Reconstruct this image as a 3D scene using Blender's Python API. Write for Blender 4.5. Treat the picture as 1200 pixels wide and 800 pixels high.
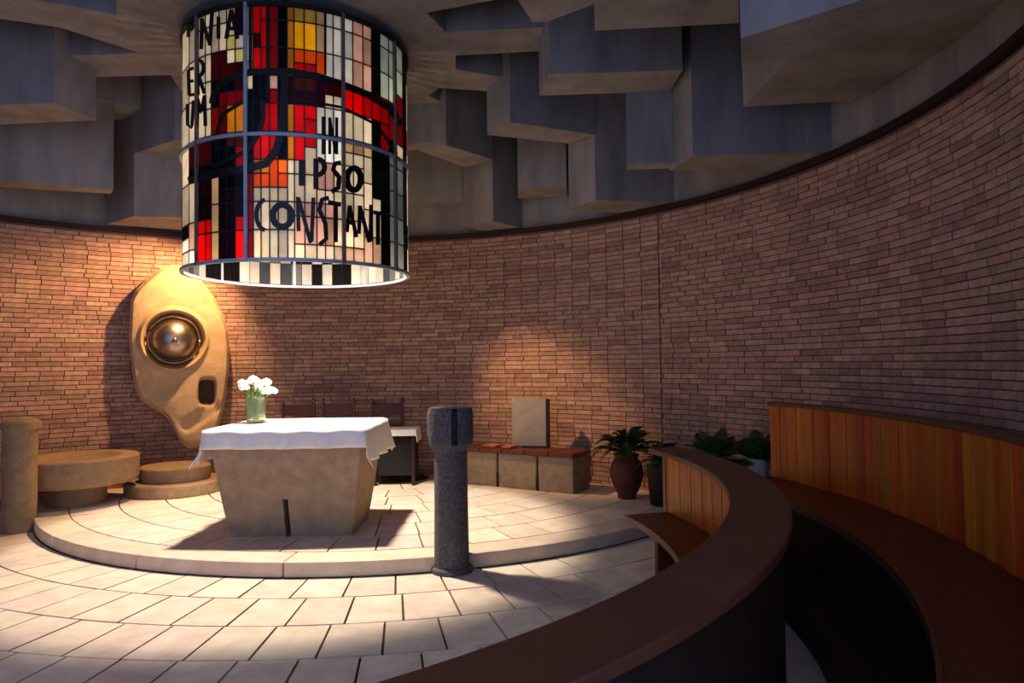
import bpy, bmesh, math, random
from mathutils import Vector, Matrix
from mathutils.geometry import tessellate_polygon
PI=math.pi
for o in list(bpy.data.objects): bpy.data.objects.remove(o)
SC=bpy.context.scene; C=SC.collection
rnd=random.Random(7)

# ------------------------------------------------------------------ camera
F,PT,RL,EH=825.33,-.031,-.013,1.6
cp,sp,cr,sr=math.cos(PT),math.sin(PT),math.cos(RL),math.sin(RL)
Fw=Vector((0,cp,-sp)); Up=Vector((0,sp,cp)); Rt=Vector((1,0,0))
R2=Rt*cr+Up*sr; U2=-Rt*sr+Up*cr
cam=bpy.data.cameras.new('camera'); camo=bpy.data.objects.new('camera',cam); C.objects.link(camo)
cam.sensor_width=36; cam.lens=F/1200*36; cam.clip_start=.05
m=Matrix.Identity(4)
for i in range(3): m[i][0]=R2[i]; m[i][1]=U2[i]; m[i][2]=-Fw[i]
m[0][3]=0;m[1][3]=0;m[2][3]=EH
camo.matrix_world=m; SC.camera=camo
EYE=Vector((0,0,EH))
def ray(x,y):
    u=x-600;w=y-400
    uu=u*cr+w*sr; ww=-u*sr+w*cr
    return Vector((uu,F*cp-ww*sp,-F*sp-ww*cp))
def onz(x,y,z):
    d=ray(x,y); return EYE+d*((z-EH)/d.z)
def ony(x,y,Y):
    d=ray(x,y); return EYE+d*(Y/d.y)
def onplane(x,y,p,n):
    d=ray(x,y); return EYE+d*((p-EYE).dot(n)/d.dot(n))
def toPix(P):
    q=Vector(P)-EYE; d=q.dot(Fw); return 600+F*q.dot(R2)/d, 400-F*q.dot(U2)/d, d

# ------------------------------------------------------------------ world and exposure
SC.view_settings.view_transform='Standard'; SC.view_settings.look='None'
SC.view_settings.gamma=1; SC.view_settings.use_curve_mapping=False
SC.view_settings.exposure=0.0
W=bpy.data.worlds.new('world'); SC.world=W; W.use_nodes=True
W.node_tree.nodes['Background'].inputs[0].default_value=(.42,.56,1,1)
W.node_tree.nodes['Background'].inputs[1].default_value=1.55

# ------------------------------------------------------------------ key places (metres)
WC=Vector((-2.043,4.743,0)); WR=4.936; WH=3.30          # brick wall
PC=Vector((-1.541,9.32,0)); PR=3.952; PZ=.119           # altar platform
DC=Vector((-1.974,6.56,0)); DR=1.0; DZ0,DZM,DZ1=2.435,3.45,4.52   # drum
IC=Vector((-2.5,4.5,0)); OC=Vector((-2.6,4.5,0))        # benches
L1,L2,L3,TOP=3.37,4.08,4.60,5.6

# ------------------------------------------------------------------ lamps
def spot(name,loc,target,energy,col,angle,blend,size):
    l=bpy.data.lights.new(name,'SPOT'); l.energy=energy; l.color=col; l.spot_size=math.radians(angle); l.spot_blend=blend; l.shadow_soft_size=size
    o=bpy.data.objects.new(name,l); C.objects.link(o); o.location=loc
    o.rotation_euler=(Vector(target)-Vector(loc)).to_track_quat('-Z','Y').to_euler()
    return o
WARM=(1,.62,.30)

# ------------------------------------------------------------------ materials
MATS={}
def s2l(c):
    return tuple(((v/255)/12.92 if v/255<=.04045 else ((v/255+.055)/1.055)**2.4) for v in c)+(1,)
def mat(name,c1,c2=None,rough=.8,scale=6,bump=.0,metal=0,stretch=None,spec=.3,rnd_obj=0,island=False,detail=6,bscale=None):
    if name in MATS: return MATS[name]
    M=bpy.data.materials.new(name); M.use_nodes=True; nt=M.node_tree; N=nt.nodes; L=nt.links
    b=N['Principled BSDF']; b.inputs['Roughness'].default_value=rough; b.inputs['Metallic'].default_value=metal
    b.inputs['Specular IOR Level'].default_value=spec
    c1=s2l(c1); c2=s2l(c2) if c2 else c1
    tc=N.new('ShaderNodeTexCoord'); mp=N.new('ShaderNodeMapping'); L.new(tc.outputs['Object'],mp.inputs[0])
    if stretch: mp.inputs['Scale'].default_value=stretch
    no=N.new('ShaderNodeTexNoise'); no.inputs['Scale'].default_value=scale; no.inputs['Detail'].default_value=detail; no.inputs['Roughness'].default_value=.65
    L.new(mp.outputs[0],no.inputs['Vector'])
    ra=N.new('ShaderNodeValToRGB'); ra.color_ramp.elements[0].position=.32; ra.color_ramp.elements[1].position=.68
    ra.color_ramp.elements[0].color=c1; ra.color_ramp.elements[1].color=c2
    L.new(no.outputs['Fac'],ra.inputs[0])
    out=ra.outputs[0]
    if rnd_obj or island:
        oi=N.new('ShaderNodeObjectInfo'); src=oi.outputs['Random']
        if island:
            ge=N.new('ShaderNodeNewGeometry'); ad=N.new('ShaderNodeMath'); ad.operation='ADD'
            L.new(ge.outputs['Random Per Island'],ad.inputs[0]); L.new(src,ad.inputs[1])
            fr=N.new('ShaderNodeMath'); fr.operation='FRACT'; L.new(ad.outputs[0],fr.inputs[0]); src=fr.outputs[0]
        k=rnd_obj or .3
        mr=N.new('ShaderNodeMapRange'); mr.inputs['To Min'].default_value=1-k; mr.inputs['To Max'].default_value=1+k
        L.new(src,mr.inputs[0])
        hs=N.new('ShaderNodeHueSaturation'); L.new(mr.outputs[0],hs.inputs['Value']); L.new(out,hs.inputs['Color'])
        mr2=N.new('ShaderNodeMapRange'); mr2.inputs['To Min'].default_value=.5-.018; mr2.inputs['To Max'].default_value=.5+.018
        mu=N.new('ShaderNodeMath'); mu.operation='MULTIPLY'; mu.inputs[1].default_value=7.31; L.new(src,mu.inputs[0])
        f2=N.new('ShaderNodeMath'); f2.operation='FRACT'; L.new(mu.outputs[0],f2.inputs[0]); L.new(f2.outputs[0],mr2.inputs[0]); L.new(mr2.outputs[0],hs.inputs['Hue'])
        out=hs.outputs[0]
    L.new(out,b.inputs['Base Color'])
    if bump:
        n2=N.new('ShaderNodeTexNoise'); n2.inputs['Scale'].default_value=bscale or scale*6; n2.inputs['Detail'].default_value=5
        L.new(mp.outputs[0],n2.inputs['Vector'])
        bp=N.new('ShaderNodeBump'); bp.inputs['Strength'].default_value=bump; bp.inputs['Distance'].default_value=.02
        L.new(n2.outputs['Fac'],bp.inputs['Height']); L.new(bp.outputs[0],b.inputs['Normal'])
    MATS[name]=M; return M
def glassmat(name,c):
    if name in MATS: return MATS[name]
    M=bpy.data.materials.new(name); M.use_nodes=True; nt=M.node_tree; N=nt.nodes; L=nt.links
    for n in list(N):
        if n.type!='OUTPUT_MATERIAL': N.remove(n)
    out=[n for n in N if n.type=='OUTPUT_MATERIAL'][0]
    col=s2l(c)
    tc=N.new('ShaderNodeTexCoord'); no=N.new('ShaderNodeTexNoise'); no.inputs['Scale'].default_value=9; no.inputs['Detail'].default_value=4
    L.new(tc.outputs['Object'],no.inputs['Vector'])
    oi=N.new('ShaderNodeObjectInfo'); mr=N.new('ShaderNodeMapRange'); mr.inputs['To Min'].default_value=.72; mr.inputs['To Max'].default_value=1.1
    L.new(oi.outputs['Random'],mr.inputs[0])
    ad=N.new('ShaderNodeMath'); ad.operation='MULTIPLY_ADD'; ad.inputs[1].default_value=.5; ad.inputs[2].default_value=.75; L.new(no.outputs['Fac'],ad.inputs[0])
    mu=N.new('ShaderNodeMath'); mu.operation='MULTIPLY'; L.new(ad.outputs[0],mu.inputs[0]); L.new(mr.outputs[0],mu.inputs[1])
    hs=N.new('ShaderNodeHueSaturation'); hs.inputs['Color'].default_value=col; L.new(mu.outputs[0],hs.inputs['Value'])
    tr=N.new('ShaderNodeBsdfTranslucent'); L.new(hs.outputs[0],tr.inputs[0])
    di=N.new('ShaderNodeBsdfPrincipled'); di.inputs['Roughness'].default_value=.25; L.new(hs.outputs[0],di.inputs['Base Color'])
    mx=N.new('ShaderNodeMixShader'); mx.inputs[0].default_value=.3; L.new(tr.outputs[0],mx.inputs[1]); L.new(di.outputs[0],mx.inputs[2])
    L.new(mx.outputs[0],out.inputs[0])
    MATS[name]=M; return M
BRICK=mat('brick_clay',(146,112,95),(178,141,121),.85,14,.35,rnd_obj=.24,island=True)
MORTAR=mat('mortar',(88,68,60),(108,86,76),.95,20,.3)
CONC=mat('board_marked_concrete',(116,111,110),(152,146,142),.9,3,.25,stretch=(1,1,.25),bscale=30)
TRIM=mat('dark_steel_trim',(38,18,14),(52,24,18),.5,6)
TILE=mat('limestone_paving',(196,178,160),(222,206,190),.62,5,.12,rnd_obj=.07,spec=.35)
GROUT=mat('dark_grout',(62,48,42),(84,66,56),.95,12)
KERB=mat('kerb_limestone',(190,172,152),(214,196,176),.7,6,.12,rnd_obj=.05)
ALTST=mat('altar_stone',(150,126,100),(178,152,124),.85,8,.3)
SCULP=mat('ochre_carved_stone',(166,136,100),(194,164,124),.75,4,.25)
GRAN=mat('dark_granite',(66,64,66),(112,106,104),.8,40,.5)
FONT=mat('font_stone',(132,108,82),(160,134,104),.85,10,.3)
BOX=mat('seat_stone',(122,106,88),(150,132,110),.85,10,.3)
PANEL=mat('grey_panel_stone',(150,142,128),(170,160,146),.8,6,.15)
WOOD=mat('mahogany',(156,70,16),(200,104,30),.45,4,.1,stretch=(6,6,.35),rnd_obj=.16,spec=.4)
SEATW=mat('dark_mahogany',(76,30,17),(98,42,25),.4,5,.06,stretch=(2,2,8),spec=.45)
CAPW=mat('cap_mahogany',(80,44,31),(102,58,42),.45,5,.06,spec=.4)
DARKW=mat('black_wood_and_shade',(30,18,14),(44,26,20),.6,6)  # black wood; also puts shade into bench faces and the panel side
CLOTH=mat('white_linen',(236,230,224),(246,242,238),.9,30,.1)
BLACK=mat('black_fabric',(22,20,24),(34,30,34),.9,20)
LEAF=mat('fern_leaf',(28,44,20),(64,86,40),.55,8,rnd_obj=.25)
STEM=mat('green_stem',(60,96,36),(96,140,60),.6,12)
PETAL=mat('white_petal',(236,236,224),(252,252,246),.8,20)
POT=mat('dark_terracotta',(70,34,26),(96,50,38),.6,8,.1)
GREYPOT=mat('pale_grey_pot',(150,150,150),(176,174,172),.7,8)
STEEL=mat('brushed_steel',(132,120,108),(190,178,164),.36,5,metal=1,bump=.1)
BRONZE=mat('bronze',(128,98,66),(170,134,92),.35,8,metal=1)
FRAME=mat('grey_steel_frame',(138,146,164),(160,166,180),.45,8,metal=.3)
LEAD=mat('black_lead',(14,13,14),(26,24,24),.5,10)
BLKGL=mat('black_glass',(10,10,13),(24,22,24),.35,12)

# ------------------------------------------------------------------ helpers
def link(name,me,M,parent=None):
    o=bpy.data.objects.new(name,me); C.objects.link(o)
    if M and not me.materials: me.materials.append(M)
    if parent: o.parent=parent
    return o
def mesh(name,verts,faces,M,parent=None,smooth=False):
    me=bpy.data.meshes.new(name); me.from_pydata([tuple(v) for v in verts],[],faces); me.update()
    bm=bmesh.new(); bm.from_mesh(me); bmesh.ops.recalc_face_normals(bm,faces=bm.faces); bm.to_mesh(me); bm.free()
    if smooth:
        for p in me.polygons: p.use_smooth=True
    return link(name,me,M,parent)
def bobj(name,bm,M,parent=None,smooth=False,bevel=0):
    if bevel:
        bmesh.ops.bevel(bm,geom=list(bm.edges),offset=bevel,segments=2,affect='EDGES',clamp_overlap=True)
    bmesh.ops.recalc_face_normals(bm,faces=bm.faces)
    me=bpy.data.meshes.new(name); bm.to_mesh(me); bm.free()
    if smooth:
        for p in me.polygons: p.use_smooth=True
    return link(name,me,M,parent)
def empty(name,loc,label=None,cat=None,group=None,rz=0):
    o=bpy.data.objects.new(name,None); C.objects.link(o); o.location=loc; o.rotation_euler=(0,0,rz); o.empty_display_size=.1
    tag(o,label,cat,group); return o
def tag(o,label=None,cat=None,group=None,kind=None):
    if label:o['label']=label
    if cat:o['category']=cat
    if group:o['group']=group
    if kind:o['kind']=kind
    return o
def abox(bm,x0,x1,y0,y1,z0,z1):
    v=[bm.verts.new(p) for p in ((x0,y0,z0),(x1,y0,z0),(x1,y1,z0),(x0,y1,z0),(x0,y0,z1),(x1,y0,z1),(x1,y1,z1),(x0,y1,z1))]
    for f in ((0,3,2,1),(4,5,6,7),(0,1,5,4),(1,2,6,5),(2,3,7,6),(3,0,4,7)): bm.faces.new([v[i] for i in f])
def box(name,x0,x1,y0,y1,z0,z1,M,parent=None,bevel=0):
    bm=bmesh.new(); abox(bm,x0,x1,y0,y1,z0,z1); return bobj(name,bm,M,parent,bevel=bevel)
def lathe(name,prof,M,parent=None,n=40,smooth=True,loc=(0,0,0),squash=(1,1)):
    vs=[];fs=[]
    for r,z in prof:
        for i in range(n):
            a=2*PI*i/n; vs.append((loc[0]+r*math.cos(a)*squash[0],loc[1]+r*math.sin(a)*squash[1],loc[2]+z))
    k=len(prof)
    for j in range(k-1):
        for i in range(n):
            fs.append((j*n+i,j*n+(i+1)%n,(j+1)*n+(i+1)%n,(j+1)*n+i))
    fs.append(tuple(range(n))[::-1]); fs.append(tuple((k-1)*n+i for i in range(n)))
    o=mesh(name,vs,fs,M,parent,smooth)
    if smooth: o.data.set_sharp_from_angle(angle=math.radians(35))
    return o
def arcbox(name,c,r0,r1,a0,a1,z0,z1,M,parent=None,n=None,bevel=0):
    """curved block between two radii and two angles (degrees)"""
    n=n or max(1,int(abs(a1-a0)/3)+1)
    vs=[];fs=[]
    for i in range(n+1):
        a=math.radians(a0+(a1-a0)*i/n); ca,sa=math.cos(a),math.sin(a)
        for r,z in ((r0,z0),(r1,z0),(r1,z1),(r0,z1)): vs.append((c[0]+r*ca,c[1]+r*sa,z))
    for i in range(n):
        k=i*4
        for q in range(4): fs.append((k+q,k+(q+1)%4,k+4+(q+1)%4,k+4+q))
    fs.append((0,1,2,3)); fs.append((n*4+3,n*4+2,n*4+1,n*4))
    o=mesh(name,vs,fs,M,parent)
    if bevel:
        b=o.modifiers.new('b','BEVEL'); b.width=bevel; b.segments=2; b.limit_method='ANGLE'; b.angle_limit=math.radians(40)
    return o
def tube(name,pts,rad,M,parent=None,n=8,smooth=True):
    pts=[Vector(p) for p in pts]; vs=[];fs=[]
    rads=rad if isinstance(rad,(list,tuple)) else [rad]*len(pts)
    for i,p in enumerate(pts):
        t=(pts[min(i+1,len(pts)-1)]-pts[max(i-1,0)]).normalized()
        ref=Vector((0,0,1)) if abs(t.z)<.9 else Vector((1,0,0))
        x=t.cross(ref).normalized(); y=t.cross(x)
        for k in range(n):
            a=2*PI*k/n; vs.append(p+(x*math.cos(a)+y*math.sin(a))*rads[i])
    for i in range(len(pts)-1):
        for k in range(n): fs.append((i*n+k,i*n+(k+1)%n,(i+1)*n+(k+1)%n,(i+1)*n+k))
    fs.append(tuple(range(n))); fs.append(tuple((len(pts)-1)*n+k for k in range(n)))
    return mesh(name,vs,fs,M,parent,smooth)

# ================================================================== setting: floor
fl=lathe('floor',[(7.5,-.12),(7.5,-.02)],GROUT,None,64,False,loc=(WC.x,WC.y-.8,0)); tag(fl,kind='structure')
tag(fl,'pale limestone paving laid in curved rows round the altar platform','floor'); del fl['category']
def arc_tile(name,c,r0,r1,a0,a1,z0,z1,M,parent,gap,bev=.006):
    rm=(r0+r1)/2; g=math.degrees(gap/rm)/2
    return arcbox(name,c,r0+gap/2,r1-gap/2,a0+g,a1-g,z0,z1,M,parent,n=3)
def in_room(x,y,mrg=0):
    return (x-WC.x)**2+(y-WC.y)**2<(WR-mrg)**2 or (y<WC.y and (x-WC.x)**2+(y-WC.y)**2<(6.2)**2 and math.degrees(math.atan2(y-WC.y,x-WC.x))%360>228 and math.degrees(math.atan2(y-WC.y,x-WC.x))%360<312)
radii=[PR,4.409,4.926,5.429]
while radii[-1]<9.9: radii.append(radii[-1]+.505)
tiles=[]
for i in range(len(radii)-1):
    r0,r1=radii[i],radii[i+1]; w=.345; da=math.degrees(w/((r0+r1)/2)); a=150+rnd.uniform(0,da)+(i%2)*da*.5
    while a<350:
        am=math.radians(a+da/2); rm=(r0+r1)/2; x=PC.x+rm*math.cos(am); y=PC.y+rm*math.sin(am)
        if in_room(x,y,-.25):
            px,py,d=toPix((x,y,0)) if y>.3 else (-999,0,1)
            vis=-30<px<1230 and 560<py<840 and not (px>800 and (x-IC.x)**2+(y-IC.y)**2>3.5**2)
            tiles.append((1/d if vis else -1,r0,r1,a,a+da))
        a+=da
tiles.sort(key=lambda t:-t[0])
rest=[[],[]]
for n_,(sc_,r0,r1,a,e) in enumerate(tiles):
    o=arc_tile('floor_tile',PC,r0,r1,a,e,-.02,rnd.uniform(-.0015,.0015),TILE,fl,.015)
    if n_>=295:
        k=len(rest[0]); rest[0]+=[v.co[:] for v in o.data.vertices]; rest[1]+=[tuple(k+q for q in p.vertices) for p in o.data.polygons]
        bpy.data.objects.remove(o)
if rest[0]: mesh('floor_tiles_beyond',rest[0],rest[1],TILE,fl)['kind']='stuff'
# altar platform
pl=None
def plat_pts():
    # platform outline: circle PC/PR clipped by the room wall
    pts=[]
    for i in range(721):
        a=math.radians(i*.5); x=PC.x+(PR-.02)*math.cos(a); y=PC.y+(PR-.02)*math.sin(a)
        if (x-WC.x)**2+(y-WC.y)**2<(WR+.02)**2: pts.append((i*.5,x,y))
    return pts
pp=plat_pts(); a_lo,a_hi=min(p[0] for p in pp),max(p[0] for p in pp)
front=[(x,y) for _,x,y in pp]
b0=math.atan2(front[-1][1]-WC.y,front[-1][0]-WC.x); b1=math.atan2(front[0][1]-WC.y,front[0][0]-WC.x)
back=[]
for i in range(1,40):
    t=b0+(b1-b0)*i/40; back.append((WC.x+(WR+.02)*math.cos(t),WC.y+(WR+.02)*math.sin(t)))
ol=front+back; n=len(ol)
vs=[(x,y,0) for x,y in ol]+[(x,y,PZ-.02) for x,y in ol]
pl=mesh('floor_platform',vs,[tuple(range(n))[::-1],tuple(range(n,2*n))]+[(i,(i+1)%n,n+(i+1)%n,n+i) for i in range(n)],GROUT)
tag(pl,'raised round limestone altar platform one low step above the floor',kind='structure')
a=a_lo-2
seg=[math.degrees(1.3/PR)]
while a<a_hi+2:
    arcbox('kerb_stone',PC,PR-.30,PR,a+.06,min(a+seg[0],a_hi+4)-.06,.002,PZ,KERB,pl,n=6,bevel=.012); a+=seg[0]
r1=PR-.30; i=0
while r1>.5:
    r0=max(r1-.46,.05); w=.36; rm=(r0+r1)/2; da=math.degrees(w/rm); a=150+rnd.uniform(0,da)
    while a<395:
        am=math.radians(a+da/2); x=PC.x+rm*math.cos(am); y=PC.y+rm*math.sin(am)
        if (x-WC.x)**2+(y-WC.y)**2<(WR+.2)**2:
            arc_tile('platform_tile',PC,r0,r1,a,a+da,PZ-.02,PZ+rnd.uniform(-.001,.001),TILE,pl,.014)
        a+=da
    r1=r0; i+=1

# ================================================================== setting: brick wall
A0,A1=-46,222
wall=arcbox('wall_back',WC,WR+.012,WR+.35,A0,A1,-.1,WH,MORTAR,None,n=150)
tag(wall,'tall curved wall of narrow reddish brown bricks behind the altar',kind='structure')
BH,BW=.0565,.245
jx=ony(774,400,8.2)-WC   # straight movement joint in the brickwork
ja=None
for k in range(2000):       # angle of the joint seen at x=774
    a=math.radians(20+k*.03); P=Vector((WC.x+WR*math.cos(a),WC.y+WR*math.sin(a),1.6)); 
    if toPix(P)[0]<774: ja=a; break
cand=[]
nr=int(WH/BH)
for r in range(nr):
    z0=r*BH; 
    a=math.radians(A0)+((r%2)*.5+rnd.uniform(-.08,.08))*BW/WR
    while a<math.radians(A1)-.01:
        w=BW*rnd.choice((1,1,1,1,.97,1.03,.5 if rnd.random()<.3 else 1)); da=w/WR; e=a+da
        if a<ja-.0012<e-.01: e=ja-.0012
        z1=z0+BH-.009
        if e-a>.006: cand.append((a,e-.009/WR,z0,z1,rnd.uniform(-.004,.004)))
        a=e if e!=ja-.0012 else ja+.0012
def brick_verts(a,e,z0,z1,dp):
    ri=WR+dp; ro=WR+.03; out=[]
    for r in (ri,ro):
        for t in (a,e):
            for z in (z0,z1): out.append((WC.x+r*math.cos(t),WC.y+r*math.sin(t),z))
    return out
BF=[(0,1,3,2),(4,6,7,5),(0,4,5,1),(2,3,7,6),(1,5,7,3),(0,2,6,4)]
score=[]
for i,(a,e,z0,z1,dp) in enumerate(cand):
    t=(a+e)/2; P=(WC.x+WR*math.cos(t),WC.y+WR*math.sin(t),(z0+z1)/2); px,py,d=toPix(P)
    vis=d>.3 and 0<px<1195 and py>5
    if vis and px>905 and py>471+(px-905)*.14-6: vis=False
    p0=toPix(brick_verts(a,e,z0,z1,0)[0]); p1=toPix(brick_verts(a,e,z0,z1,0)[3])
    score.append((abs((p1[0]-p0[0])*(p1[1]-p0[1])) if vis else -1,i))
score.sort(reverse=True); big=set(i for s,i in score[:300] if s>0)
proto={}
vs=[];fs=[]
for i,cnd in enumerate(cand):
    if i in big:
        a,e,z0,z1,dp=cnd; key=round((e-a)*WR/.01)
        if key not in proto:
            me=bpy.data.meshes.new('brick'); h=(e-a)/2
            bv=[(x-WC.x,y-WC.y,z) for x,y,z in brick_verts(-h,h,-(z1-z0)/2,(z1-z0)/2,0)]
            bv=[(x-WR,y,z) for x,y,z in bv]
            me.from_pydata(bv,[],BF); me.update(); me.materials.append(BRICK); proto[key]=me
        t=(a+e)/2; o=bpy.data.objects.new('brick',proto[key]); C.objects.link(o); o.parent=wall
        o.location=(WC.x+(WR+dp)*math.cos(t),WC.y+(WR+dp)*math.sin(t),(z0+z1)/2); o.rotation_euler=(0,0,t)
    else:
        k=len(vs); vs+=brick_verts(*cnd); fs+=[tuple(k+q for q in f) for f in BF]
bc=mesh('brick_courses',vs,fs,BRICK,wall); bc['kind']='stuff'
tr=arcbox('trim_1',WC,WR-.05,WR+.3,A0,A1,WH,WH+.055,TRIM,None,n=150); tag(tr,'dark rust brown steel strip along the top of the brick wall',kind='structure')

# ================================================================== setting: concrete ceiling
cl=lathe('ceiling',[(6.6,TOP),(6.6,TOP+.3)],CONC,None,64,False,loc=(WC.x,WC.y-.4,0)); tag(cl,'sculpted grey concrete ceiling of stepped angular beams and deep recesses',kind='structure')
arcbox('upper_band',WC,WR+.02,WR+.35,A0,A1,WH+.055,TOP,CONC,cl,n=120)
def beam(pix,z,top=TOP,pts=None):
    P=[onz(x,y,z) for x,y in pix] if pix else [Vector((p[0],p[1],z)) for p in pts]
    n=len(P)
    bm=bmesh.new(); lo=[bm.verts.new(p) for p in P]; hi=[bm.verts.new((p.x,p.y,top)) for p in P]
    if n<=4: tri=[tuple(range(n))]
    else: tri=tessellate_polygon([[Vector((p.x,p.y,0)) for p in P]])
    for t in tri:
        bm.faces.new([lo[k] for k in t]); bm.faces.new([hi[k] for k in reversed(t)])
    for i in range(n): bm.faces.new((lo[i],lo[(i+1)%n],hi[(i+1)%n],hi[i]))
    return bobj('ceiling_beam',bm,CONC,cl)
beam([(-150,-150),(40,-150),(43,0),(136,17),(139,-150),(560,-150),(600,-4),(500,15),(523,38),(636,32),(631,60),(534,65),(534,81),(598,92),(571,107),(515,103),(502,112),(525,123),(478,130),(215,112),(200,88),(115,90),(63,66),(163,62),(70,32),(0,22),(-150,8)],L3)
beam([(643,87),(800,82),(785,107),(632,112)],L2)
beam([(812,183),(1004,177),(935,201),(785,200)],L1)
beam([(598,143),(698,158),(665,168),(571,158)],L2)
beam([(698,234),(800,238),(765,252),(667,245)],L1)
beam([(607,222),(664,219),(664,230),(607,233)],3.7)
beam([(470,178),(523,170),(578,187),(545,196),(490,176)][1:],L2)
beam([(543,265),(578,259),(620,269),(590,276)],L1)
beam([(440,238),(542,236),(542,242),(440,245)],3.75)
beam([(400,128),(525,123),(525,128),(400,133)],L3-.02)
beam([(470,170),(525,167),(525,172),(470,177)],L2+.05)
beam([(735,192),(790,190),(790,197),(735,199)],3.42)
# near, upper right
beam([(607,-150),(607,0),(624,26),(640,26),(698,4),(690,-150)],L2)
beam([(697,-200),(866,-200),(866,27),(697,36)],L2-.25)
beam([(868,45),(1010,0),(1190,-60),(1195,-5),(1010,44),(923,71),(869,77)],L1)
beam([(871,125),(923,71),(1010,30),(1192,-12),(1260,-40),(1260,-30),(1196,4),(1000,118)],3.65)
# left
beam([(-150,126),(63,121),(113,141),(-150,152)],L2)
beam([(114,116),(176,129),(165,139),(114,142)],L3-.02)
beam([(157,180),(205,164),(330,164),(330,187),(157,187)],L2)
beam([(157,253),(330,258),(330,278),(125,263)],L1)
beam([(-120,201),(133,222),(130,227),(-120,212)],3.6)

# ================================================================== stained glass drum
dr=empty('stained_glass_drum',(DC.x,DC.y,DZ0),'large hanging drum of red, gold and white stained glass lettered IPSO CONSTANT','drum lamp')
def dpart(o):
    o.parent=dr; o.matrix_parent_inverse=Matrix.Translation((-DC.x,-DC.y,-DZ0)); return o
def cyl(x,y,R=DR):
    d=ray(x,y); ox,oy=-DC.x,-DC.y
    A=d.x*d.x+d.y*d.y; B=2*(ox*d.x+oy*d.y); Cc=ox*ox+oy*oy-R*R; D=B*B-4*A*Cc
    t=(-B-math.sqrt(max(D,0)))/(2*A); P=EYE+d*t
    return math.atan2(P.y-DC.y,P.x-DC.x),P.z
def dring(name,R0,R1,z0,z1,M):
    vs=[];fs=[];n=72
    for i in range(n):
        a=2*PI*i/n
        for r,z in ((R0,z0),(R1,z0),(R1,z1),(R0,z1)): vs.append((DC.x+r*math.cos(a),DC.y+r*math.sin(a),z))
    for i in range(n):
        k=i*4;j=((i+1)%n)*4
        for q in range(4): fs.append((k+q,k+(q+1)%4,j+(q+1)%4,j+q))
    return dpart(mesh(name,vs,fs,M))
dring('frame_ring',DR-.012,DR+.022,DZM-.014,DZM+.014,FRAME)
dring('frame_ring',DR-.012,DR+.022,DZ0,DZ0+.026,FRAME)
dring('frame_ring',DR-.012,DR+.022,DZ1-.03,DZ1,LEAD)
def patch(a0,a1,z0,z1,r,th,n=2):
    vs=[];fs=[]
    for i in range(n+1):
        a=a0+(a1-a0)*i/n
        for rr,z in ((r,z0),(r+th,z0),(r+th,z1),(r,z1)): vs.append((DC.x+rr*math.cos(a),DC.y+rr*math.sin(a),z))
    for i in range(n):
        k=i*4
        for q in range(4): fs.append((k+q,k+(q+1)%4,k+4+(q+1)%4,k+4+q))
    fs+= [(0,1,2,3),(n*4+3,n*4+2,n*4+1,n*4)]
    return vs,fs
for px in (289,402,232,462):
    a,_=cyl(px,200); vs,fs=patch(a-.014,a+.014,DZ0,DZ1,DR-.01,.034,1)
    dpart(mesh('mullion',vs,fs,FRAME if px==289 else mat('bronze_frame',(92,80,72),(116,102,92),.5,8)))
for k in range(4):
    a=math.radians(20+k*45); vs,fs=patch(a-.014,a+.014,DZ0,DZ1,DR-.01,.034,1); dpart(mesh('mullion',vs,fs,FRAME))
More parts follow.
